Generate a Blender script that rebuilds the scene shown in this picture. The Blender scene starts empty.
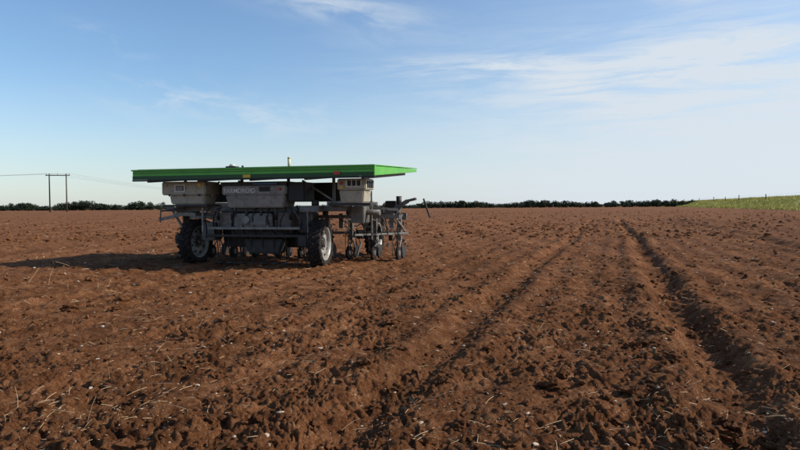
import bpy, bmesh, math, random
import numpy as np
from mathutils import Vector, Matrix
random.seed(3); rng=np.random.default_rng(7)
scene=bpy.context.scene
scene.view_settings.view_transform='Standard'; scene.view_settings.look='None'; scene.view_settings.exposure=0
R=math.radians

# ---------------------------------------------------------------- materials
def mat_new(name):
    m=bpy.data.materials.new(name); m.use_nodes=True
    nt=m.node_tree; nt.nodes.clear()
    out=nt.nodes.new('ShaderNodeOutputMaterial'); b=nt.nodes.new('ShaderNodeBsdfPrincipled')
    nt.links.new(b.outputs[0],out.inputs[0]); return m,nt,b
def noise(nt,scale,detail=4,rough=.55,coord=None,dim='3D'):
    n=nt.nodes.new('ShaderNodeTexNoise'); n.inputs['Scale'].default_value=scale
    n.inputs['Detail'].default_value=detail; n.inputs['Roughness'].default_value=rough
    if coord is not None: nt.links.new(coord,n.inputs['Vector'])
    return n.outputs[0]
def ramp(nt,fac,stops):
    r=nt.nodes.new('ShaderNodeValToRGB'); e=r.color_ramp.elements
    while len(e)<len(stops): e.new(.5)
    for i,(p,c) in enumerate(stops):
        e[i].position=p; e[i].color=(*c,1) if len(c)==3 else c
    nt.links.new(fac,r.inputs[0]); return r.outputs[0]
def mixc(nt,fac,a,b,mode='MIX'):
    n=nt.nodes.new('ShaderNodeMix'); n.data_type='RGBA'; n.blend_type=mode
    for s,v in ((n.inputs[0],fac),(n.inputs[6],a),(n.inputs[7],b)):
        if isinstance(v,(int,float)): s.default_value=v
        elif isinstance(v,tuple): s.default_value=(*v,1)
        else: nt.links.new(v,s)
    return n.outputs[2]
def math_(nt,op,a,b=None,c=None,clamp=False):
    n=nt.nodes.new('ShaderNodeMath'); n.operation=op; n.use_clamp=clamp
    for i,v in enumerate((a,b,c)):
        if v is None: continue
        if isinstance(v,(int,float)): n.inputs[i].default_value=v
        else: nt.links.new(v,n.inputs[i])
    return n.outputs[0]
def bump(nt,b,h,strength,dist):
    n=nt.nodes.new('ShaderNodeBump'); n.inputs['Strength'].default_value=strength; n.inputs['Distance'].default_value=dist
    nt.links.new(h,n.inputs['Height']); nt.links.new(n.outputs[0],b.inputs['Normal'])
def objco(nt):
    return nt.nodes.new('ShaderNodeTexCoord').outputs['Object']
def simple(name,col,rough=.5,metal=0,var=.25,scale=6,dirt=0.0,spec=.5):
    m,nt,b=mat_new(name); co=objco(nt)
    n=noise(nt,scale,3,.6,co)
    d=tuple(c*(1-var) for c in col); l=tuple(min(1,c*(1+var)) for c in col)
    c=ramp(nt,n,[(.3,d),(.7,l)])
    if dirt>0:
        n2=noise(nt,scale*2.3,5,.7,co)
        f=ramp(nt,n2,[(.62-dirt*.3,(0,0,0)),(.8-dirt*.2,(1,1,1))])
        c=mixc(nt,math_(nt,'MULTIPLY',f,.75),c,(.10,.055,.03))
    nt.links.new(c,b.inputs['Base Color'])
    b.inputs['Roughness'].default_value=rough; b.inputs['Metallic'].default_value=metal
    b.inputs['Specular IOR Level'].default_value=spec
    return m

def soil_mat(name,dark,mid,light,clod=False):
    m,nt,b=mat_new(name); co=objco(nt)
    med=noise(nt,5,5,.75,co); fine=noise(nt,60,4,.75,co)
    f=math_(nt,'ADD',math_(nt,'MULTIPLY',med,.5),math_(nt,'MULTIPLY',fine,.5))
    c=ramp(nt,f,[(.37,dark),(.5,mid),(.63,light)])
    if not clod:
        v=nt.nodes.new('ShaderNodeTexVoronoi'); v.inputs['Scale'].default_value=40; nt.links.new(co,v.inputs['Vector'])
        sp=ramp(nt,v.outputs['Distance'],[(.14,(1,1,1)),(.26,(0,0,0))])
        gate=ramp(nt,med,[(.47,(0,0,0)),(.56,(1,1,1))])
        c=mixc(nt,math_(nt,'MULTIPLY',math_(nt,'MULTIPLY',sp,gate),.6),c,(.42,.28,.17))
        mp=nt.nodes.new('ShaderNodeMapping'); mp.inputs['Rotation'].default_value=(0,0,R(18.5)); mp.inputs['Scale'].default_value=(1.0,.09,1)
        nt.links.new(co,mp.inputs['Vector'])
        st=ramp(nt,noise(nt,1.1,5,.7,mp.outputs[0]),[(.35,(.68,.66,.64)),(.65,(1.28,1.28,1.28))])
        c=mixc(nt,1.0,c,st,'MULTIPLY')
    nt.links.new(c,b.inputs['Base Color'])
    b.inputs['Roughness'].default_value=.95; b.inputs['Specular IOR Level'].default_value=.08
    bump(nt,b,noise(nt,48,5,.8,co),1.0,.035)
    return m
M_soil=soil_mat('tilled_soil',(.066,.025,.0105),(.195,.079,.032),(.34,.165,.078))
M_clod=soil_mat('soil_clod',(.07,.027,.0115),(.185,.076,.031),(.32,.15,.072),True)
M_stone=simple('field_stone',(.42,.33,.24),.9,0,.35,20)
M_straw=simple('dry_straw',(.42,.29,.16),.8,0,.45,9)
M_silver=simple('galvanised_steel',(.20,.197,.185),.5,.35,.35,9,.6)
M_alu=simple('aluminium_sheet',(.25,.245,.225),.55,.1,.15,5,.4)
M_cream=simple('cream_housing',(.36,.33,.255),.6,0,.08,4,.35)
M_grey=simple('grey_painted_steel',(.13,.128,.12),.55,.1,.25,6,.5)
M_dkgrey=simple('dark_steel',(.03,.029,.028),.6,.2,.3,8,.3)
M_black=simple('black_plastic',(.010,.010,.011),.6,0,.3,8)
M_tyre=simple('tyre_rubber',(.018,.016,.015),.85,0,.3,9,.4,.2)
M_rim=simple('wheel_rim_paint',(.36,.355,.33),.45,.2,.15,7,.5)
M_green=simple('green_panel_paint',(.085,.38,.03),.4,0,.12,3,.0)
M_dkgreen=simple('dark_green_trim',(.012,.065,.011),.5,0,.15,4)
M_white=simple('white_plastic',(.60,.58,.52),.4,0,.05,5)
M_yel=simple('pale_yellow_plastic',(.62,.58,.32),.5,0,.08,5)
M_warn=simple('warning_label_yellow',(.60,.42,.03),.5,0,.05,5)
M_red=simple('red_switch',(.45,.03,.02),.4,0,.05,5)
M_blue=simple('blue_cable_sleeve',(.03,.11,.22),.5,0,.1,5)
M_wood=simple('weathered_wood',(.08,.06,.04),.9,0,.3,3)
M_wire=simple('overhead_wire',(.06,.06,.06),.6,.3,.1,3)
def pv():
    m,nt,b=mat_new('solar_cells'); co=objco(nt)
    br=nt.nodes.new('ShaderNodeTexBrick'); br.offset=0; br.inputs['Scale'].default_value=6
    br.inputs['Color1'].default_value=(.01,.015,.05,1); br.inputs['Color2'].default_value=(.013,.02,.06,1)
    br.inputs['Mortar'].default_value=(.35,.36,.38,1); br.inputs['Mortar Size'].default_value=.02
    br.inputs['Brick Width'].default_value=1; br.inputs['Row Height'].default_value=1
    nt.links.new(co,br.inputs['Vector']); nt.links.new(br.outputs[0],b.inputs['Base Color']); b.inputs['Roughness'].default_value=.12
    return m
M_pv=pv()
def leafmat(name,a,b_,scale):
    m,nt,b=mat_new(name); co=objco(nt)
    c=ramp(nt,noise(nt,scale,4,.6,co),[(.35,a),(.65,b_)]); nt.links.new(c,b.inputs['Base Color'])
    b.inputs['Roughness'].default_value=.8; b.inputs['Specular IOR Level'].default_value=.2
    return m
M_leaf=leafmat('tree_foliage',(.012,.02,.012),(.04,.055,.026),.25)
M_grass=leafmat('verge_grass',(.30,.27,.055),(.52,.44,.13),.12)
M_grass2=leafmat('verge_grass_blades',(.28,.27,.05),(.56,.48,.15),.3)

# ---------------------------------------------------------------- noise / terrain
def hash2(ix,iy,seed):
    h=(ix.astype(np.int64)*374761393+iy.astype(np.int64)*668265263+seed*974711)&0x7fffffff
    h=((h^(h>>13))*1274126177)&0x7fffffff
    return h^(h>>16)
def perlin(x,y,seed=0):
    x0=np.floor(x); y0=np.floor(y); fx=x-x0; fy=y-y0
    def g(ox,oy):
        a=(hash2(x0+ox,y0+oy,seed)&0xffff)*(2*math.pi/65536)
        return np.cos(a)*(fx-ox)+np.sin(a)*(fy-oy)
    u=fx*fx*fx*(fx*(fx*6-15)+10); v=fy*fy*fy*(fy*(fy*6-15)+10)
    a=g(0,0);b=g(1,0);c=g(0,1);d=g(1,1)
    return (a+(b-a)*u)+((c+(d-c)*u)-(a+(b-a)*u))*v
def sst(a,b,x):
    t=np.clip((x-a)/(b-a),0,1); return t*t*(3-2*t)
TS=.334; TC=1/math.sqrt(1+TS*TS)
OCT=[(.9,.015),(.42,.022),(.21,.027),(.105,.033),(.055,.030),(.029,.020),(.016,.010)]
def height(x,y,res=None):
    x=np.asarray(x,float); y=np.asarray(y,float)
    s=x-TS*y
    z=perlin(x/60,y/60,1)*.15*sst(30,120,np.hypot(x,y))
    z+=sst(31,45,s)*2.7
    z+=perlin(x/6,y/6,2)*.05
    wx=x+perlin(x/.3,y/.3,11)*.08; wy=y+perlin(x/.3,y/.3,12)*.08
    field=1-sst(30,33,s)
    if res is None: res=np.full(x.shape,.004)
    rough=.6+.8*sst(-.25,.25,perlin(x/1.1,y/.9,21))
    for i,(L,A) in enumerate(OCT):
        k=np.clip((L/res-1.6)/2.0,0,1)
        n=perlin(wx/L,wy/L,30+i)
        z+=(np.abs(n)*1.6-.35)*A*k*field*rough
    wob=perlin(x/9,y/9,40)*.25+perlin(x*0+3,y/3.0,41)*.08
    c=(s+wob)*TC
    k=np.clip((.5/res-1.2)/2,0,1)
    z+=np.cos(c*2*math.pi/.5)*.014*k*field
    brk=.65+.6*sst(-.3,.3,perlin(x/.8,y/1.3,55))
    for t0,wd,dp in ((-1.3,.19,.050),(.78,.19,.090),(4.7,.25,.085),(6.7,.25,.07),(12,.3,.07),(14,.3,.06),(-7.3,.22,.05),(-9.3,.22,.05)):
        d=(s+wob-t0)*TC
        g=np.exp(-(d/wd)**4)
        lug=.5+.5*np.sin(y*2*math.pi/.22+np.abs(d)*16)
        kk=np.clip((wd*2/res-1),0,1)
        z+=-dp*g*(.75+.25*lug)*kk*field*brk+dp*.5*np.exp(-((np.abs(d)-wd*2)/(wd*.7))**2)*kk*field*brk
    return z

def mesh_np(name,V,F,mat,smooth=False,parent=None):
    me=bpy.data.meshes.new(name); V=np.asarray(V,np.float32); F=np.asarray(F,np.int32)
    me.vertices.add(len(V)); me.vertices.foreach_set('co',V.ravel())
    k=F.shape[1]; me.loops.add(F.size); me.loops.foreach_set('vertex_index',F.ravel())
    me.polygons.add(len(F)); me.polygons.foreach_set('loop_start',np.arange(0,F.size,k,dtype=np.int32))
    try: me.polygons.foreach_set('loop_total',np.full(len(F),k,np.int32))
    except Exception: pass
    me.polygons.foreach_set('use_smooth',np.full(len(F),smooth,bool))
    me.update(calc_edges=True); me.validate()
    me.materials.append(mat)
    o=bpy.data.objects.new(name,me); scene.collection.objects.link(o)
    if parent: o.parent=parent
    return o

# ground: one sheet, polar grid, finest near where people stand
FA=40; ST=.12
th=np.concatenate([np.arange(-FA,FA,ST),np.arange(FA,360-FA,3.0)])*math.pi/180
rr=[.0,.25]
while rr[-1]<2600:
    r=rr[-1]; rr.append(r*(1.02 if r<1.5 else (1.0036 if r<50 else (1.008 if r<120 else 1.03))))
rr=np.array(rr); nt_=len(th); nr=len(rr)
TH,RR=np.meshgrid(th,rr)
GX=(RR*np.sin(TH)); GY=(RR*np.cos(TH))
dth=np.where((TH<FA*math.pi/180),ST,3.0)*math.pi/180
dr=np.gradient(rr)[:,None]*np.ones((1,nt_))
res=np.maximum(RR*dth,dr*.7)
GZ=height(GX.ravel(),GY.ravel(),res.ravel()).reshape(GX.shape)
V=np.stack([GX,GY,GZ],-1).reshape(-1,3)
i=np.arange(nr-1)[:,None]; j=np.arange(nt_)[None,:]; j2=(j+1)%nt_
F=np.stack([i*nt_+j,i*nt_+j2,(i+1)*nt_+j2,(i+1)*nt_+j],-1).reshape(-1,4)[:,::-1]
F=F[nt_:]  # skip degenerate centre ring
ground=mesh_np('tilled_field_ground',V,F,M_soil,True)

# ---------------------------------------------------------------- clods, stones, straw
def ico(sub):
    bm=bmesh.new(); bmesh.ops.create_icosphere(bm,subdivisions=sub,radius=1)
    v=np.array([p.co[:] for p in bm.verts]); f=np.array([[q.index for q in p.verts] for p in bm.faces]); bm.free(); return v,f
def scatter(name,N,sub,rmin,rmax,smin,smax,mat,flat=.7,azr=42,grow=.35,amp=.28,pos=None):
    v0,f0=ico(sub); K=10; vars_=[]
    for k in range(K):
        n=perlin(v0[:,0]*1.3+k*7+v0[:,2],v0[:,1]*1.3+v0[:,2]*1.7,60+k)+.5*perlin(v0[:,0]*3+k*7,v0[:,1]*3+v0[:,2]*3.3,80+k)
        vars_.append(v0*(1+amp*2.2*n)[:,None])
    vars_=np.array(vars_)
    if pos is None:
        r=np.exp(rng.uniform(math.log(rmin),math.log(rmax),N)); a=np.radians(rng.uniform(-azr,azr,N))
        px=r*np.sin(a); py=r*np.cos(a)
        s=smin+(smax-smin)*rng.random(N)**3.2; s*=np.maximum(1,r/4)**grow
        keep=perlin(px/.9,py/.9,77)+rng.uniform(-.5,.5,N)>-.15
        px,py,s=px[keep],py[keep],s[keep]; N=len(px)
    else:
        px,py,s=pos; N=len(px)
    pz=height(px,py)+s*.25
    ang=rng.uniform(0,2*math.pi,N); sc=np.stack([rng.uniform(.75,1.35,N),rng.uniform(.75,1.2,N),rng.uniform(flat*.7,flat*1.2,N)],-1)
    vv=vars_[rng.integers(0,K,N)]*sc[:,None,:]*s[:,None,None]
    tl=rng.uniform(-.5,.5,N)[:,None]; ct,st=np.cos(tl),np.sin(tl)
    y=vv[:,:,1]*ct-vv[:,:,2]*st; z=vv[:,:,1]*st+vv[:,:,2]*ct; x=vv[:,:,0]
    ca,sa=np.cos(ang)[:,None],np.sin(ang)[:,None]
    V=np.stack([x*ca-y*sa+px[:,None],x*sa+y*ca+py[:,None],z+pz[:,None]],-1).reshape(-1,3)
    F=(f0[None]+np.arange(N)[:,None,None]*len(v0)).reshape(-1,3)
    return mesh_np(name,V,F,mat,False)
scatter('soil_clods',26000,1,1.4,40,.005,.028,M_clod,amp=.4)
bx=[(-3.57,6.75,.085),(-3.1,6.9,.06),(-1.52,4.45,.06),(-1.45,4.52,.045),(-1.6,4.4,.045),(1.62,3.15,.06),(1.75,3.25,.05),(-3.3,7.4,.08),(-.05,3.9,.04),(2.2,5.2,.06),(.5,2.9,.04),(-2.2,3.4,.04),(3.2,7.5,.07)]
nb=300
r=np.exp(rng.uniform(math.log(2.4),math.log(30),nb)); a=np.radians(rng.uniform(-42,42,nb))
px=np.concatenate([[b[0] for b in bx],r*np.sin(a)]); py=np.concatenate([[b[1] for b in bx],r*np.cos(a)])
s=np.concatenate([[b[2] for b in bx],.022+.045*rng.random(nb)**2])
scatter('large_soil_clods',0,3,0,0,0,0,M_clod,pos=(px,py,s),amp=.5)
nf=6000
r=np.exp(rng.uniform(math.log(22),math.log(150),nf)); a=np.radians(rng.uniform(-40,40,nf)); px=r*np.sin(a); py=r*np.cos(a); kf=(px-TS*py)<30
scatter('field_edge_clods',0,1,0,0,0,0,M_clod,pos=(px[kf],py[kf],(.035+.08*rng.random(nf)**2)[kf]),amp=.4)
scatter('field_stones',4200,1,1.8,40,.004,.016,M_stone,flat=.5,amp=.3,grow=.5)

def straw(name,N,rmin,rmax,Lmin,Lmax,w,mat,tiltmax=.35,pos=None):
    if pos is None:
        r=np.exp(rng.uniform(math.log(rmin),math.log(rmax),N)); a=np.radians(rng.uniform(-42,42,N))
        px=r*np.sin(a); py=r*np.cos(a)
        keep=perlin(px/1.1,py/1.1,177)+rng.uniform(-.4,.4,N)>-.05
        px,py,r=px[keep],py[keep],r[keep]; N=len(px)
    else: px,py=pos; r=np.hypot(px,py); N=len(px)
    L=Lmin+(Lmax-Lmin)*rng.random(N)**3.5; d=rng.uniform(0,2*math.pi,N); t=tiltmax*rng.random(N)**2
    W=w*(.4+.8*rng.random(N))*np.maximum(1,r/5)**.7
    L=L*np.maximum(1,r/8)**.35
    bend=rng.uniform(-.5,.5,N); K=4
    x,y=px.copy(),py.copy(); z=height(px,py)+.006
    ang=d.copy(); rows=[]
    for k in range(K):
        rows.append(np.stack([x,y,z],-1)); 
        x=x+np.cos(ang)*np.cos(t)*L/(K-1); y=y+np.sin(ang)*np.cos(t)*L/(K-1); z=z+np.sin(t)*L/(K-1); ang=ang+bend/(K-1); t=t-.10
    P=np.array(rows)
    side=np.stack([-np.sin(d),np.cos(d),np.zeros(N)],-1)*W[:,None]*.5
    up=np.array([0,0,1])[None]*W[:,None]*.5
    ring=np.stack([P+side[None]-up[None]*.5,P-side[None]-up[None]*.5,P+up[None]*1.0],2)
    V=ring.transpose(1,0,2,3).reshape(-1,3); F=[]
    base=np.arange(N)[:,None]*(K*3)
    for k in range(K-1):
        for e in range(3):
            e2=(e+1)%3; F.append(np.concatenate([base+k*3+e,base+k*3+e2,base+(k+1)*3+e2,base+(k+1)*3+e],1))
    return mesh_np(name,V,np.concatenate(F),mat,False)
straw('straw_litter',26000,1.6,60,.010,.12,.0026,M_straw,.6)
qx=np.concatenate([rng.uniform(-5.2,-3.4,45),rng.uniform(-2.9,-1.6,45),rng.uniform(-6.6,-5.2,40)]); qy=np.concatenate([rng.uniform(6,9.5,45),rng.uniform(2.9,4.6,45),rng.uniform(9,12.5,40)])
straw('dry_weed_stalks',0,0,0,.06,.30,.0028,M_straw,1.3,pos=(qx,qy))

# ---------------------------------------------------------------- agricultural robot
robot=bpy.data.objects.new('agricultural_robot',None); scene.collection.objects.link(robot)
robot.location=(-.434,10.9,0); robot.rotation_euler=(0,0,math.atan2(-.243,.97))
def obj_from_bm(name,bm,mat,parent=robot,smooth=False,autos=True):
    me=bpy.data.meshes.new(name); bm.to_mesh(me); bm.free(); me.materials.append(mat)
    if smooth:
        for p in me.polygons: p.use_smooth=True
    o=bpy.data.objects.new(name,me); scene.collection.objects.link(o); o.parent=parent; return o
# coordinates: u = to the left along the front edge, v = towards the rear, z = up  -> local (-u, v, z)
def box(name,u0,u1,v0,v1,z0,z1,mat,bev=.008,taper=None,rot=None,parent=robot):
    bm=bmesh.new(); bmesh.ops.create_cube(bm,size=1)
    c=Vector((-(u0+u1)/2,(v0+v1)/2,(z0+z1)/2)); d=(abs(u1-u0),abs(v1-v0),abs(z1-z0))
    for p in bm.verts:
        if taper and p.co.z<0: p.co.x*=taper[0]; p.co.y*=taper[1]
        p.co=Vector((p.co.x*d[0],p.co.y*d[1],p.co.z*d[2]))
    if bev: bmesh.ops.bevel(bm,geom=bm.edges[:]+bm.verts[:],offset=min(bev,min(d)*.3),segments=2,affect='EDGES')
    if rot: bmesh.ops.rotate(bm,verts=bm.verts,matrix=Matrix.Rotation(rot[1],3,rot[0]))
    for p in bm.verts: p.co+=c
    return obj_from_bm(name,bm,mat,parent)
def rod(name,a,b,r,mat,seg=10,r2=None,parent=robot):
    A=Vector((-a[0],a[1],a[2])); B=Vector((-b[0],b[1],b[2])); d=B-A
    bm=bmesh.new(); bmesh.ops.create_cone(bm,cap_ends=True,segments=seg,radius1=r,radius2=r if r2 is None else r2,depth=d.length)
    q=d.to_track_quat('Z','Y').to_matrix()
    for p in bm.verts: p.co=q@p.co+(A+B)/2
    o=obj_from_bm(name,bm,mat,parent)
    for p in o.data.polygons: p.use_smooth=len(p.vertices)==4
    return o
def bar(name,a,b,w,h,mat,bev=.004):
    A=Vector((-a[0],a[1],a[2])); B=Vector((-b[0],b[1],b[2])); d=B-A
    bm=bmesh.new(); bmesh.ops.create_cube(bm,size=1)
    for p in bm.verts: p.co=Vector((p.co.x*w,p.co.y*h,p.co.z*d.length))
    bmesh.ops.bevel(bm,geom=bm.edges[:]+bm.verts[:],offset=min(bev,min(w,h)*.25),segments=1,affect='EDGES')
    q=d.to_track_quat('Z','Y').to_matrix()
    for p in bm.verts: p.co=q@p.co+(A+B)/2
    return obj_from_bm(name,bm,mat)
def hose(name,pts,r,mat):
    cu=bpy.data.curves.new(name,'CURVE'); cu.dimensions='3D'; cu.bevel_depth=r; cu.bevel_resolution=2
    sp=cu.splines.new('NURBS'); sp.points.add(len(pts)-1); sp.use_endpoint_u=True; sp.order_u=4
    for k,p in enumerate(pts): sp.points[k].co=(-p[0],p[1],p[2],1)
    cu.materials.append(mat); o=bpy.data.objects.new(name,cu); scene.collection.objects.link(o); o.parent=robot; return o

# solar roof (wedge: thick at the front, thin at the rear, rising backwards)
W=4.84; Lp=3.36
def prism(name,pts_vz,u0,u1,mat,bev=0):
    bm=bmesh.new(); a=[bm.verts.new((-u0,v,z)) for v,z in pts_vz]; b=[bm.verts.new((-u1,v,z)) for v,z in pts_vz]
    n=len(a); bm.faces.new(a); bm.faces.new(b[::-1])
    for k in range(n): bm.faces.new((a[k],b[k],b[(k+1)%n],a[(k+1)%n]))
    bmesh.ops.recalc_face_normals(bm,faces=bm.faces)
    if bev: bmesh.ops.bevel(bm,geom=bm.edges[:],offset=bev,segments=2,affect='EDGES')
    return obj_from_bm(name,bm,mat)
prism('solar_roof_frame',[(0,1.635),(0,1.800),(Lp,1.925),(Lp,1.865)],0,W,M_green,.006)
prism('front_lower_band',[(-.016,1.630),(-.016,1.700),(-.003,1.700),(-.003,1.630)],.01,W-.01,M_dkgreen)
prism('front_trim_strip',[(-.012,1.752),(-.012,1.758),(-.003,1.758),(-.003,1.752)],.02,W-.02,M_dkgreen)
prism('roof_front_lip',[(-.03,1.795),(-.03,1.823),(.06,1.829),(.06,1.803)],-.012,W+.012,M_green,.003)
prism('roof_front_lower_return',[(-.012,1.602),(-.012,1.628),(.05,1.628),(.05,1.602)],.0,W,M_black)
for k in range(4):
    u0=.05+k*1.19
    prism('solar_panel_%d'%(k+1),[(.08,1.815),(.08,1.835),(Lp-.05,1.958),(Lp-.05,1.938)],u0,u0+1.165,M_pv)
prism('side_lip',[(0,1.812),(0,1.826),(Lp,1.951),(Lp,1.937)],-.014,.03,M_green)
for k in range(5):
    u=.25+k*1.08; bar('roof_rib_%d'%(k+1),(u,.1,1.61),(u,3.2,1.82),.05,.06,M_grey)
box('roof_reflector_marker',.62,.74,-.045,-.032,1.66,1.72,M_red,.003)
box('roof_warning_label',2.35,2.50,-.024,-.0165,1.635,1.692,M_warn,.001)
rod('gps_mast',(1.93,.75,1.84),(1.93,.75,2.03),.028,M_yel); rod('gps_mast_cap',(1.93,.75,2.03),(1.93,.75,2.06),.036,M_yel,14,.022)
box('roof_sensor_base',2.72,2.92,.1,.26,1.835,1.862,M_dkgrey,.005)
rod('roof_sensor_dome',(2.82,.18,1.862),(2.82,.18,1.905),.07,M_white,16,.04)
rod('roof_lamp',(2.62,.2,1.83),(2.62,.2,1.875),.02,M_dkgrey)

# main frame
for v in (.62,1.05): box('cross_beam_%d'%(v*10),.75,4.55,v,v+.09,1.02,1.11,M_grey,.01)
for u in (.95,4.1): box('side_beam_%d'%(u*10),u,u+.09,.4,3.5,1.11,1.2,M_grey,.01)
box('rear_beam',.7,4.4,3.25,3.34,1.02,1.11,M_grey,.01)
for k,(u,v) in enumerate(((.99,.7),(.99,2.9),(4.14,.7),(4.14,2.9),(2.0,.9),(3.0,.9))):
    box('roof_post_%d'%(k+1),u,u+.05,v,v+.05,1.1,1.62+.037*v,M_grey,.005)
bar('roof_brace_1',(1.0,.72,1.2),(1.65,.72,1.6),.035,.035,M_silver)
bar('roof_brace_2',(4.1,.72,1.2),(3.4,.72,1.6),.035,.035,M_silver)
box('rear_electronics',1.1,3.9,1.3,1.6,1.2,1.58,M_dkgrey,.02)

# left battery housing
box('battery_housing_left',3.47,4.42,.30,.85,1.34,1.60,M_cream,.02)
box('battery_housing_left_lower',3.50,4.28,.34,.80,1.16,1.335,M_cream,.02,taper=(.93,.9))
box('battery_label_left',3.93,4.10,.284,.2905,1.42,1.52,M_black,.001)
box('battery_label_left_frame',3.90,4.13,.291,.2985,1.40,1.54,M_white,.001)
for k in range(3): box('label_line_%d'%k,3.945,4.085,.281,.2835,1.435+.028*k,1.445+.028*k,M_white,0)
for k in range(3): box('housing_latch_%d'%k,3.58+k*.32,3.62+k*.32,.285,.30,1.315,1.36,M_dkgrey,.002)
box('warning_label_left',3.56,3.64,.292,.2985,1.50,1.56,M_warn,.001)
box('housing_support_left',3.45,4.4,.32,.86,1.115,1.155,M_dkgrey,.005)
# right battery housing
box('battery_housing_right',.26,.80,.30,.85,1.40,1.605,M_cream,.018)
box('battery_housing_right_lower',.30,.78,.34,.80,1.17,1.395,M_cream,.018,taper=(.88,.9))
box('vent_frame',.33,.63,.288,.2985,1.455,1.585,M_white,.001)
for k in range(3): box('vent_slot_%d'%k,.35+.09*k,.42+.09*k,.280,.2875,1.47,1.57,M_black,.002)
for k in range(3): box('side_vent_%d'%k,.245,.262,.40+.13*k,.49+.13*k,1.44,1.56,M_black,.002)
rod('emergency_stop',(.72,.30,1.52),(.72,.262,1.52),.028,M_red,14); box('warning_label_right',.68,.76,.292,.2985,1.43,1.47,M_warn,.001)
box('side_bracket',.2,1.0,.4,.8,1.115,1.165,M_dkgrey,.004)
# central control housing
box('control_housing',1.80,3.12,.30,.9,1.33,1.50,M_alu,.02)
box('control_housing_lower',1.83,3.06,.32,.88,1.09,1.327,M_alu,.02,taper=(.93,.85))
box('control_lid',1.78,3.14,.29,.92,1.505,1.575,M_dkgrey,.006)
box('control_screen',2.12,2.34,.284,.298,1.39,1.48,M_black,.004)
box('control_unit_dark',1.45,1.78,.35,.85,1.2,1.56,M_black,.02)
box('cable_tray',1.95,2.45,.25,.285,1.515,1.55,M_blue,.006)
rod('control_stop_button',(1.92,.298,1.43),(1.92,.262,1.43),.026,M_red,14)
fc=bpy.data.curves.new('housing_lettering','FONT'); fc.body='FARMDROID'; fc.size=.115; fc.extrude=.002; fc.offset=.002
M_let=simple('lettering_paint',(.62,.62,.60),.6); fc.materials.append(M_let)
fo=bpy.data.objects.new('housing_lettering',fc); scene.collection.objects.link(fo); fo.parent=robot; fo.location=(-3.07,.293,1.37); fo.rotation_euler=(R(90),0,0)
# machinery under the control housing
box('drive_box',2.15,2.95,.42,.9,.72,.98,M_silver,.02)
box('drive_box_cover',2.25,2.85,.39,.418,.76,.94,M_grey,.01)
rod('drive_round_cover',(2.65,.40,.86),(2.65,.34,.86),.075,M_silver,20)
box('seed_bin',1.75,2.12,.45,.9,.66,1.0,M_grey,.015,taper=(.7,.8))
box('seed_bin_2',3.0,3.35,.5,.9,.7,1.0,M_silver,.015,taper=(.7,.8))
box('dark_filler_block',1.62,3.55,.95,1.5,.30,1.01,M_black,.03,taper=(.92,.9))  # added black filler block, closes open gaps so the underside looks dark
box('under_tray',1.9,3.1,.6,.94,.50,.66,M_dkgrey,.02)
box('weed_unit_shell',2.0,2.85,.6,.94,.20,.48,M_dkgrey,.03,taper=(.8,.9))
box('battery_pack',2.3,3.4,1.65,1.9,.45,1.0,M_black,.02)
for k in range(6):
    u=1.75+k*.3; rod('piston_%d'%k,(u,.38,1.08),(u+.05,.5,.62),.018,M_grey); rod('piston_sleeve_%d'%k,(u,.38,1.08),(u+.025,.44,.86),.03,M_dkgrey)
bar('low_bar',(1.55,.36,.70),(3.45,.36,.70),.05,.05,M_silver)
bar('low_bar_2',(1.4,.5,.55),(3.6,.5,.55),.045,.045,M_dkgrey)
for k in range(9):
    u=1.4+k*.26+random.uniform(-.05,.05)
    hose('hose_%d'%k,[(u,.5,1.1),(u+random.uniform(-.2,.2),.32,.95),(u+random.uniform(-.25,.25),.35,.8),(u+random.uniform(-.2,.2),.6,.5)],.013,M_black)
for k in range(8):
    u=1.7+k*.24; bar('front_tine_%d'%k,(u,.55,.55),(u+.04,.7,.0),.018,.02,M_dkgrey); box('front_hoe_%d'%k,u-.02,u+.12,.64,.74,.0,.02,M_dkgrey,.003)

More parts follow.
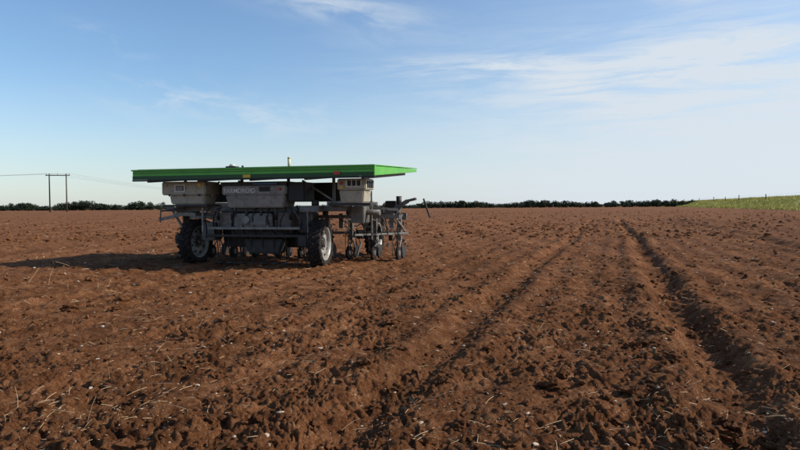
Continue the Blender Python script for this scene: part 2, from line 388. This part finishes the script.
# wheels
def wheel(name,u,v,steer=0.0,r=.447,w=.25):
    e=bpy.data.objects.new(name,None); scene.collection.objects.link(e); e.parent=robot; e.location=(-u,v,r-.035); e.rotation_euler=(random.random(),0,steer)
    prof=[(.70,-.40),(.74,-.47),(.83,-.50),(.92,-.47),(.955,-.38),(.965,0),(.955,.38),(.92,.47),(.83,.50),(.74,.47),(.70,.40)]
    def lathe(nm,prof,mat,close=True,seg=48):
        bm=bmesh.new(); rings=[]
        for k in range(seg):
            a=2*math.pi*k/seg; rings.append([bm.verts.new((x*w,math.cos(a)*q*r,math.sin(a)*q*r)) for q,x in prof])
        n=len(prof)
        for k in range(seg):
            A,B=rings[k],rings[(k+1)%seg]
            for q in range(n if close else n-1):
                bm.faces.new((A[q],A[(q+1)%n],B[(q+1)%n],B[q]))
        bmesh.ops.recalc_face_normals(bm,faces=bm.faces)
        return obj_from_bm(nm,bm,mat,e,True)
    lathe('tyre',prof,M_tyre)
    bm=bmesh.new(); NL=22
    for k in range(NL):
        for sd in (-1,1):
            a=2*math.pi*(k+(.5 if sd>0 else 0))/NL
            m=bmesh.ops.create_cube(bm,size=1)['verts']
            for p in m:
                x,y,z=p.co; x*=w*.50; y*=.036; z*=.05
                y+=sd*x*.55 ; x+=sd*w*.25
                z+=r*.968
                p.co=Vector((x,y*math.cos(a)-z*math.sin(a),y*math.sin(a)+z*math.cos(a)))
    obj_from_bm('tyre_lugs',bm,M_tyre,e)
    lathe('rim',[(.70,-.42),(.66,-.40),(.62,-.2),(.60,0),(.62,.2),(.66,.40),(.70,.42),(.72,.40),(.69,.2),(.67,0),(.69,-.2),(.72,-.40)],M_rim)
    lathe('rim_disc',[(.63,.10),(.55,.16),(.42,.22),(.30,.14),(.18,.12),(.02,.12),(.02,.04),(.18,.04),(.30,.06),(.42,.14),(.55,.08),(.63,.02)],M_rim)
    rod('hub',(-.0*w,0,0),(-.30*w,0,0),.07,M_dkgrey,18,parent=e)
    rod('hub_cap',(-.30*w,0,0),(-.36*w,0,0),.045,M_silver,14,parent=e)
    for k in range(8):
        a=k*math.pi/4; rod('wheel_bolt_%d'%k,(-.10*w,math.cos(a)*.105,math.sin(a)*.105),(-.24*w,math.cos(a)*.105,math.sin(a)*.105),.013,M_dkgrey,6,parent=e)
    for k in range(8):
        a=k*math.pi/4+.2; rod('rim_hole_%d'%k,(-.17*w,math.cos(a)*.215,math.sin(a)*.215),(-.235*w,math.cos(a)*.215,math.sin(a)*.215),.028,M_black,10,parent=e)
    return e
wheel('wheel_front_right',1.21,.52,R(3)); wheel('wheel_front_left',4.0,.80,R(-2)); wheel('wheel_rear_right',.98,3.3,R(2)); wheel('wheel_rear_left',4.0,3.3,0)
def leg(tag,u,v,sgn=1):
    ui=u+.21
    box('leg_plate_'+tag,ui,ui+.03,v-.10,v+.14,.36,1.06,M_silver,.005,taper=(1,.7))
    box('leg_motor_'+tag,ui+.03,ui+.22,v-.08,v+.10,.36,.56,M_dkgrey,.02)
    rod('axle_'+tag,(u,v,.412),(ui+.04,v,.412),.035,M_silver)
    box('leg_head_'+tag,u-.02,ui+.16,v-.12,v+.16,1.0,1.12,M_grey,.012)
    bar('leg_brace_'+tag,(ui+.03,v,.62),(ui+.34,v+.05,1.03),.04,.04,M_silver)
    rod('steer_motor_'+tag,(u+.1,v,1.12),(u+.1,v,1.22),.07,M_dkgrey,16)
leg('fr',1.21,.52); leg('rr',.98,3.3); leg('rl',4.0,3.3)
leg('fl',4.0,.80)
box('front_left_guard',3.80,4.30,.5,1.2,.93,1.0,M_silver,.01)
bar('front_left_arm',(4.05,.55,.98),(4.62,.5,.86),.05,.06,M_silver); bar('front_left_arm_2',(4.05,.5,1.08),(4.55,.45,1.03),.03,.03,M_dkgrey)
bar('front_left_arm_3',(4.55,.45,1.05),(4.60,.5,.8),.025,.025,M_silver)
bar('bumper_post',(3.6,.42,1.1),(3.6,.42,.62),.04,.04,M_silver)
box('inner_gearbox_left',3.45,3.75,.6,.9,.45,.8,M_grey,.02)
box('wheel_controller',1.45,1.62,.45,.8,.62,1.0,M_dkgrey,.015)

# row implements hung between the axles
box('tool_bar_front',-.05,4.65,1.55,1.62,.86,.93,M_silver,.006)
box('tool_bar_rear',.0,4.6,2.45,2.51,.50,.56,M_silver,.006)
box('tool_bar_upper',.1,4.5,2.0,2.05,1.0,1.05,M_grey,.006)
def disc(nm,u,v,z,r,t,mat): rod(nm,(u-t/2,v,z),(u+t/2,v,z),r,mat,20)
for k in range(9):
    u=.12+k*.53; t='_%d'%(k+1); j=random.uniform(-.03,.03)
    bar('arm_upper'+t,(u,1.6,.90),(u,2.25,.80+j),.03,.02,M_silver); bar('arm_lower'+t,(u+.03,1.6,.74),(u+.03,2.25,.62+j),.03,.02,M_silver)
    box('unit_plate'+t,u-.03,u+.05,2.22,2.30,.38,.92,M_silver,.004)
    bar('mount_plate'+t,(u,1.585,.96),(u,1.585,.66),.09,.02,M_grey)
    rod('seed_cup'+t,(u+.01,2.12,1.05),(u+.01,2.12,.86),.075,M_dkgrey,16,.05)
    hose('seed_tube'+t,[(u,2.12,.88),(u+.02,2.14,.7),(u,2.0,.5),(u,2.05,.15)],.014,M_black)
    disc('press_wheel'+t,u+.02,2.62,.13,.15,.04,M_dkgrey); disc('gauge_wheel'+t,u-.04,1.95,.14,.14,.05,M_tyre); disc('gauge_hub'+t,u-.04,1.95,.14,.06,.07,M_grey)
    bar('press_arm'+t,(u+.02,2.27,.5),(u+.02,2.62,.13),.02,.03,M_silver); bar('gauge_arm'+t,(u-.04,2.24,.45),(u-.04,1.95,.14),.02,.03,M_silver)
    bar('tine'+t,(u+.1,2.47,.54),(u+.12,2.6,.0),.018,.018,M_dkgrey); bar('tine_b'+t,(u+.22,2.47,.54),(u+.24,2.55,.02),.015,.015,M_silver)
    for q in range(7):
        disc('spring'+t+'_%d'%q,u+.03,1.72+q*.055,.83-q*.012,.024,.018,M_dkgrey)
for u in (.25,.75): bar('lift_link_%d'%(u*100),(u,1.58,.9),(u+.2,2.47,.55),.03,.03,M_silver)
for k in range(56):
    u=random.uniform(.05,1.0); v=random.uniform(1.1,2.9); z=random.uniform(.25,1.05)
    kind=random.random()
    if kind<.45: bar('bracket_%d'%k,(u,v,z),(u+random.uniform(-.18,.18),v+random.uniform(-.2,.2),z+random.uniform(-.28,.28)),random.uniform(.012,.03),random.uniform(.012,.03),random.choice([M_silver,M_dkgrey,M_grey]))
    elif kind<.75: hose('tool_cable_%d'%k,[(u,v,z),(u+random.uniform(-.2,.2),v,z+.1),(u+random.uniform(-.2,.2),v+.2,z-.2),(u+random.uniform(-.1,.1),v+.25,z-.3)],.009,M_black)
    else: box('plate_%d'%k,u,u+random.uniform(.04,.12),v,v+.03,z,z+random.uniform(.05,.16),random.choice([M_silver,M_dkgrey]),.004)
box('side_cabinet',.52,.78,1.0,1.4,.78,1.10,M_grey,.015); box('side_cabinet_2',.38,.62,2.9,3.2,.82,1.22,M_dkgrey,.015)
rod('side_cylinder',(.25,1.2,.98),(.9,1.25,1.0),.055,M_silver,16); rod('side_cylinder_2',(.3,2.9,1.1),(.3,2.9,1.32),.06,M_dkgrey,16)
bar('outrigger',(.9,1.3,1.13),(.0,1.6,1.02),.05,.05,M_silver); bar('outrigger_2',(.9,2.9,1.13),(.1,2.4,.9),.045,.045,M_grey)
bar('outrigger_3',(.1,1.6,.95),(.05,2.48,.55),.03,.04,M_silver); bar('outrigger_4',(.7,1.0,.55),(.0,2.45,.53),.03,.04,M_silver)
bar('vertical_rail',(.45,1.3,1.4),(.45,1.3,.45),.03,.03,M_silver); bar('vertical_rail_2',(.62,1.9,1.2),(.62,1.9,.4),.03,.03,M_silver)
# raised row-marker arm at the rear right
bar('marker_arm',(.42,2.0,.90),(-.12,2.0,1.21),.095,.08,M_grey,.008); bar('marker_arm_tip',(-.12,2.0,1.21),(-.29,2.0,1.25),.10,.05,M_grey,.006)
bar('marker_base',(.42,2.0,1.04),(.42,2.0,.72),.06,.06,M_grey); rod('marker_ram',(.30,2.0,.76),(.02,2.0,1.08),.018,M_silver)
bar('marker_link',(-.05,2.02,1.07),(-.47,2.05,1.06),.012,.012,M_dkgrey); bar('marker_stick',(-.43,2.05,1.25),(-.56,2.05,.87),.04,.032,M_dkgrey,.003)

# ---------------------------------------------------------------- distant trees / hedge
def leaves(name,cl,mat,per=260,size=.42):
    V=[]
    for (x,y,rx,rz,zc) in cl:
        n=int(per*max(.3,(rx*rz)/4))
        d=rng.normal(size=(n,3)); d/=np.linalg.norm(d,axis=1)[:,None]; rad=rng.random(n)**.5
        p=d*rad[:,None]*np.array([rx,rx*.8,rz]); p+=np.array([x,y,zc]); p[:,2]=np.maximum(p[:,2],.1)
        a=rng.normal(size=(n,3)); a/=np.linalg.norm(a,axis=1)[:,None]; b=np.cross(a,rng.normal(size=(n,3))); b/=np.linalg.norm(b,axis=1)[:,None]
        s=size*(.5+rng.random(n))[:,None]*.5
        q=np.stack([p-a*s-b*s*.6,p+a*s-b*s*.5,p+a*s*.8+b*s*.7,p-a*s*.7+b*s*.6],1); V.append(q.reshape(-1,3))
    V=np.concatenate(V); F=np.arange(len(V)).reshape(-1,4)
    return mesh_np(name,V,F,mat)
cl=[]
D=300
def top_at(px):
    if px<160: return 2.2+1.1*max(0,math.sin(px*.09)+.2*math.sin(px*.31+1))
    if px<425: return 1.5+.3*math.sin(px*.2)
    return 2.75+.45*math.sin(px*.06)+.3*math.sin(px*.31)
px=-260
while px<900:
    x=(px-400)/628*D; yb=D+random.uniform(-4,6)
    h=top_at(px)+random.uniform(-.3,.35); h=max(h,1.2)
    cl.append((x,yb,random.uniform(1.6,2.6),h*.52,h*.5)); cl.append((x+.8,yb-1,1.8,h*.36,h*.36))
    if random.random()<.25: cl.append((x,yb,1.3,h*.25,h*.95))
    px+=random.uniform(2.0,3.2)
for px_,h in ((36,4.4),(42,3.6),(82,4.7),(90,5.2),(98,4.6),(74,3.8),(112,3.3),(138,4.3),(146,4.5),(128,3.0),(462,3.9),(478,3.7),(525,3.9),(540,3.8)):
    x=(px_-400)/628*D
    for q in range(4): cl.append((x+random.uniform(-2,2),D-8+random.uniform(-3,3),random.uniform(1.3,2.4),h*.33,h*random.uniform(.4,.68)))
leaves('distant_tree_line',cl,M_leaf)

# ---------------------------------------------------------------- grass verge
sv=np.concatenate([np.arange(31.5,48,.5),np.arange(48,400,12)]); yv=np.concatenate([np.arange(-60,300,1.5),np.arange(300,2400,12)])
S,Y=np.meshgrid(sv,yv); S2=S+np.where(S<32,perlin(Y/5,Y*0+.3,5)*1.2,0); X=S2+TS*Y
Z=height(X.ravel(),Y.ravel(),np.full(X.size,50.)).reshape(X.shape)+.06+.12*perlin(X/2.3,Y/2.3,9)+.05; Z[:,0]-=.25
n1=len(sv); i=np.arange(len(yv)-1)[:,None]; j=np.arange(n1-1)[None,:]
F=np.stack([i*n1+j,i*n1+j+1,(i+1)*n1+j+1,(i+1)*n1+j],-1).reshape(-1,4)
mesh_np('grass_verge',np.stack([X,Y,Z],-1).reshape(-1,3),F,M_grass,True)
N=60000
yy=np.exp(rng.uniform(math.log(50),math.log(650),N)); ss=rng.uniform(31.2,50,N); xx=ss+TS*yy
zz=height(xx,yy,np.full(N,50.))
hh=(.18+.4*rng.random(N)**2)*(1+.6*perlin(xx/4,yy/4,15)); wd=.02+yy*.0004
lean=rng.normal(size=(N,2))*.25; a=rng.uniform(0,math.pi,N)
b0=np.stack([xx-np.cos(a)*wd,yy-np.sin(a)*wd,zz],-1); b1=np.stack([xx+np.cos(a)*wd,yy+np.sin(a)*wd,zz],-1)
tp=np.stack([xx+lean[:,0]*hh,yy+lean[:,1]*hh,zz+hh+.1],-1)
mesh_np('verge_grass_tufts',np.stack([b0,b1,tp],1).reshape(-1,3),np.arange(N*3).reshape(-1,3),M_grass2)
fence=bpy.data.objects.new('post_and_wire_fence',None); scene.collection.objects.link(fence)
yf=92; k=0; prev=None
while yf<620:
    s=40.5; x=s+TS*yf; z=float(height(np.array([x]),np.array([float(yf)]),np.array([50.]))[0])
    h=1.6+random.uniform(-.15,.35); bm=bmesh.new()
    bmesh.ops.create_cone(bm,cap_ends=True,segments=8,radius1=.14,radius2=.12,depth=h+.3)
    bmesh.ops.rotate(bm,verts=bm.verts,matrix=Matrix.Rotation(random.uniform(-.07,.07),3,'Y'))
    for p in bm.verts: p.co+=Vector((x,yf,z+h/2))
    obj_from_bm('fence_post_%d'%k,bm,M_wood,fence)
    t=Vector((x,yf,z+h-.15))
    if prev:
        for dz in (0,-.4):
            cu=bpy.data.curves.new('fence_wire','CURVE'); cu.dimensions='3D'; cu.bevel_depth=.008; sp=cu.splines.new('POLY'); sp.points.add(1)
            sp.points[0].co=(*(prev+Vector((0,0,dz))),1); sp.points[1].co=(*(t+Vector((0,0,dz))),1); cu.materials.append(M_wire)
            o=bpy.data.objects.new('fence_wire_%d'%k,cu); scene.collection.objects.link(o); o.parent=fence
    prev=t; k+=1; yf+=random.choice([12,14,22,30])*(1+yf/300)

# ---------------------------------------------------------------- H-frame power pole
def hpole(cx,cy,ht,sep,name='wooden_power_pole'):
    e=bpy.data.objects.new(name,None); scene.collection.objects.link(e); e.location=(cx,cy,0)
    def r_(nm,a,b,r1,r2,mat): rod(nm,(-a[0],a[1],a[2]),(-b[0],b[1],b[2]),r1,mat,8,r2,parent=e)
    for sd in (-1,1): r_('pole_%d'%sd,(sd*sep/2,0,-.5),(sd*sep/2,0,ht),.2,.15,M_wood)
    r_('crossarm',(-sep/2-1.0,0,ht-.5),(sep/2+1.0,0,ht-.5),.12,.12,M_wood)
    for q in (-1,0,1):
        r_('insulator_%d'%q,(q*(sep/2+.8),0,ht-.4),(q*(sep/2+.8),0,ht+.0),.09,.05,M_dkgrey)
    return e
P1=(-94.6,174.,10.7); P0=(-235.,150.,10.5); P2=(-105.,420.,9.5)
hpole(P1[0],P1[1],P1[2],4.7); hpole(P0[0],P0[1],P0[2],4.7); hpole(P2[0],P2[1],P2[2],4.7)
wires=bpy.data.objects.new('power_lines',None); scene.collection.objects.link(wires)
for a,b in ((P0,P1),(P1,P2)):
    for q in (-1,0,1):
        A=Vector((a[0]+q*3.1,a[1],a[2])); B=Vector((b[0]+q*3.1,b[1],b[2]))
        cu=bpy.data.curves.new('wire','CURVE'); cu.dimensions='3D'; cu.bevel_depth=.016; sp=cu.splines.new('POLY'); sp.points.add(20)
        for k in range(21):
            t=k/20; p=A.lerp(B,t); p.z-=4*t*(1-t)*1.6; sp.points[k].co=(*p,1)
        cu.materials.append(M_wire); o=bpy.data.objects.new('wire',cu); scene.collection.objects.link(o); o.parent=wires

# ---------------------------------------------------------------- sky, sun
SE,SA=R(32),R(89)   # elevation, azimuth clockwise from +Y
w=bpy.data.worlds.new('World'); scene.world=w; w.use_nodes=True; nt=w.node_tree; nt.nodes.clear()
out=nt.nodes.new('ShaderNodeOutputWorld'); bg=nt.nodes.new('ShaderNodeBackground'); nt.links.new(bg.outputs[0],out.inputs[0])
sky=nt.nodes.new('ShaderNodeTexSky'); sky.sky_type='NISHITA'; sky.sun_disc=False; sky.sun_elevation=SE; sky.sun_rotation=SA
sky.air_density=1.1; sky.dust_density=.5; sky.ozone_density=2.5
tc=nt.nodes.new('ShaderNodeTexCoord'); sep=nt.nodes.new('ShaderNodeSeparateXYZ'); nt.links.new(tc.outputs['Generated'],sep.inputs[0])
Xd,Yd,Zd=sep.outputs
m=lambda op,a,b=None,c=None,cl=False: math_(nt,op,a,b,c,cl)
az=m('MULTIPLY',m('ARCTAN2',Xd,Yd),57.2958); el=m('MULTIPLY',m('ARCSINE',Zd),57.2958)
def comb(x,y,z=0):
    n=nt.nodes.new('ShaderNodeCombineXYZ')
    for i_,v in enumerate((x,y,z)):
        if isinstance(v,(int,float)): n.inputs[i_].default_value=v
        else: nt.links.new(v,n.inputs[i_])
    return n.outputs[0]
def gauss(ca,ce,sa,se,slope=0):
    da=m('SUBTRACT',az,ca); de=m('SUBTRACT',m('SUBTRACT',el,ce),m('MULTIPLY',da,slope))
    q=m('ADD',m('POWER',m('ABSOLUTE',m('DIVIDE',da,sa)),2),m('POWER',m('ABSOLUTE',m('DIVIDE',de,se)),2))
    return m('EXPONENT',m('MULTIPLY',q,-1))
def cn(sa,se,slope,scale,det=5,ro=.6,dist=.5,off=0):
    v=comb(m('MULTIPLY',az,sa),m('MULTIPLY',m('SUBTRACT',el,m('MULTIPLY',az,slope)),se),off)
    n=nt.nodes.new('ShaderNodeTexNoise'); n.inputs['Scale'].default_value=scale; n.inputs['Detail'].default_value=det; n.inputs['Roughness'].default_value=ro; n.inputs['Distortion'].default_value=dist
    nt.links.new(v,n.inputs['Vector']); return n.outputs[0]
def mr(v,a,b,c=0,d=1):
    n=nt.nodes.new('ShaderNodeMapRange'); n.interpolation_type='SMOOTHSTEP'; nt.links.new(v,n.inputs[0])
    for k_,q in zip((1,2,3,4),(a,b,c,d)): n.inputs[k_].default_value=q
    return n.outputs[0]
n1_=mr(cn(.12,.55,-.15,1.0),.34,.66); n2_=mr(cn(.09,.7,.02,1.0,6,.66,off=5),.34,.66); n3_=mr(cn(.2,.6,-.1,1.0,off=9),.42,.72)
def sm(*a):
    r_=a[0]
    for q in a[1:]: r_=m('ADD',r_,q)
    return r_
mask1=sm(gauss(-5,17.3,7,1.4,-.15),m('MULTIPLY',gauss(24,17,3,1.0,0),1.0),m('MULTIPLY',gauss(-12,19.5,6,1.2,0),.6))
mask2=sm(gauss(21,11.2,14,2.8,.02),m('MULTIPLY',gauss(5,12.3,8,.8,.0),.9),m('MULTIPLY',gauss(40,8,30,8),.8))
mask3=sm(m('MULTIPLY',gauss(-25,13.6,2.2,.7,-.25),1.2),m('MULTIPLY',gauss(-20.5,9.5,5,1.6,0),.9),m('MULTIPLY',gauss(-11,8,6,1.6,-.1),.9),m('MULTIPLY',gauss(-1,15,5,2),.3))
c1=sm(m('MULTIPLY',m('MULTIPLY',mask1,n1_),.65),m('MULTIPLY',m('MULTIPLY',mask2,m('ADD',m('MULTIPLY',n2_,.8),.06)),.75),m('MULTIPLY',m('MULTIPLY',mask3,n3_),.5))
veil=m('MULTIPLY',mr(az,-20,38),mr(el,24,1,.06,.66))
lowv=m('MULTIPLY',mr(el,12,0),.44)
fac=m('MINIMUM',sm(c1,veil,lowv),.94)
blue=mixc(nt,1.0,sky.outputs[0],(1.08,1.22,1.36),'MULTIPLY')
col=mixc(nt,fac,blue,(6.1,6.7,7.3))
nt.links.new(col,bg.inputs[0]); bg.inputs[1].default_value=.115
sd=bpy.data.lights.new('sun','SUN'); sd.energy=5.0; sd.angle=R(.5); sd.color=(1,.92,.80)
so=bpy.data.objects.new('sun',sd); scene.collection.objects.link(so)
dirv=Vector((math.sin(SA)*math.cos(SE),math.cos(SA)*math.cos(SE),math.sin(SE)))
so.rotation_euler=dirv.to_track_quat('Z','Y').to_euler()

# ---------------------------------------------------------------- camera
cd=bpy.data.cameras.new('camera'); cd.sensor_width=36; cd.lens=28.25; cd.clip_end=6000; cd.clip_start=.05
co=bpy.data.objects.new('camera',cd); scene.collection.objects.link(co); co.location=(0,0,1.1)
co.matrix_world=Matrix.Translation((0,0,1.1))@Matrix.Rotation(R(90-1.72),4,'X')@Matrix.Rotation(R(-.35),4,'Z')
scene.camera=co
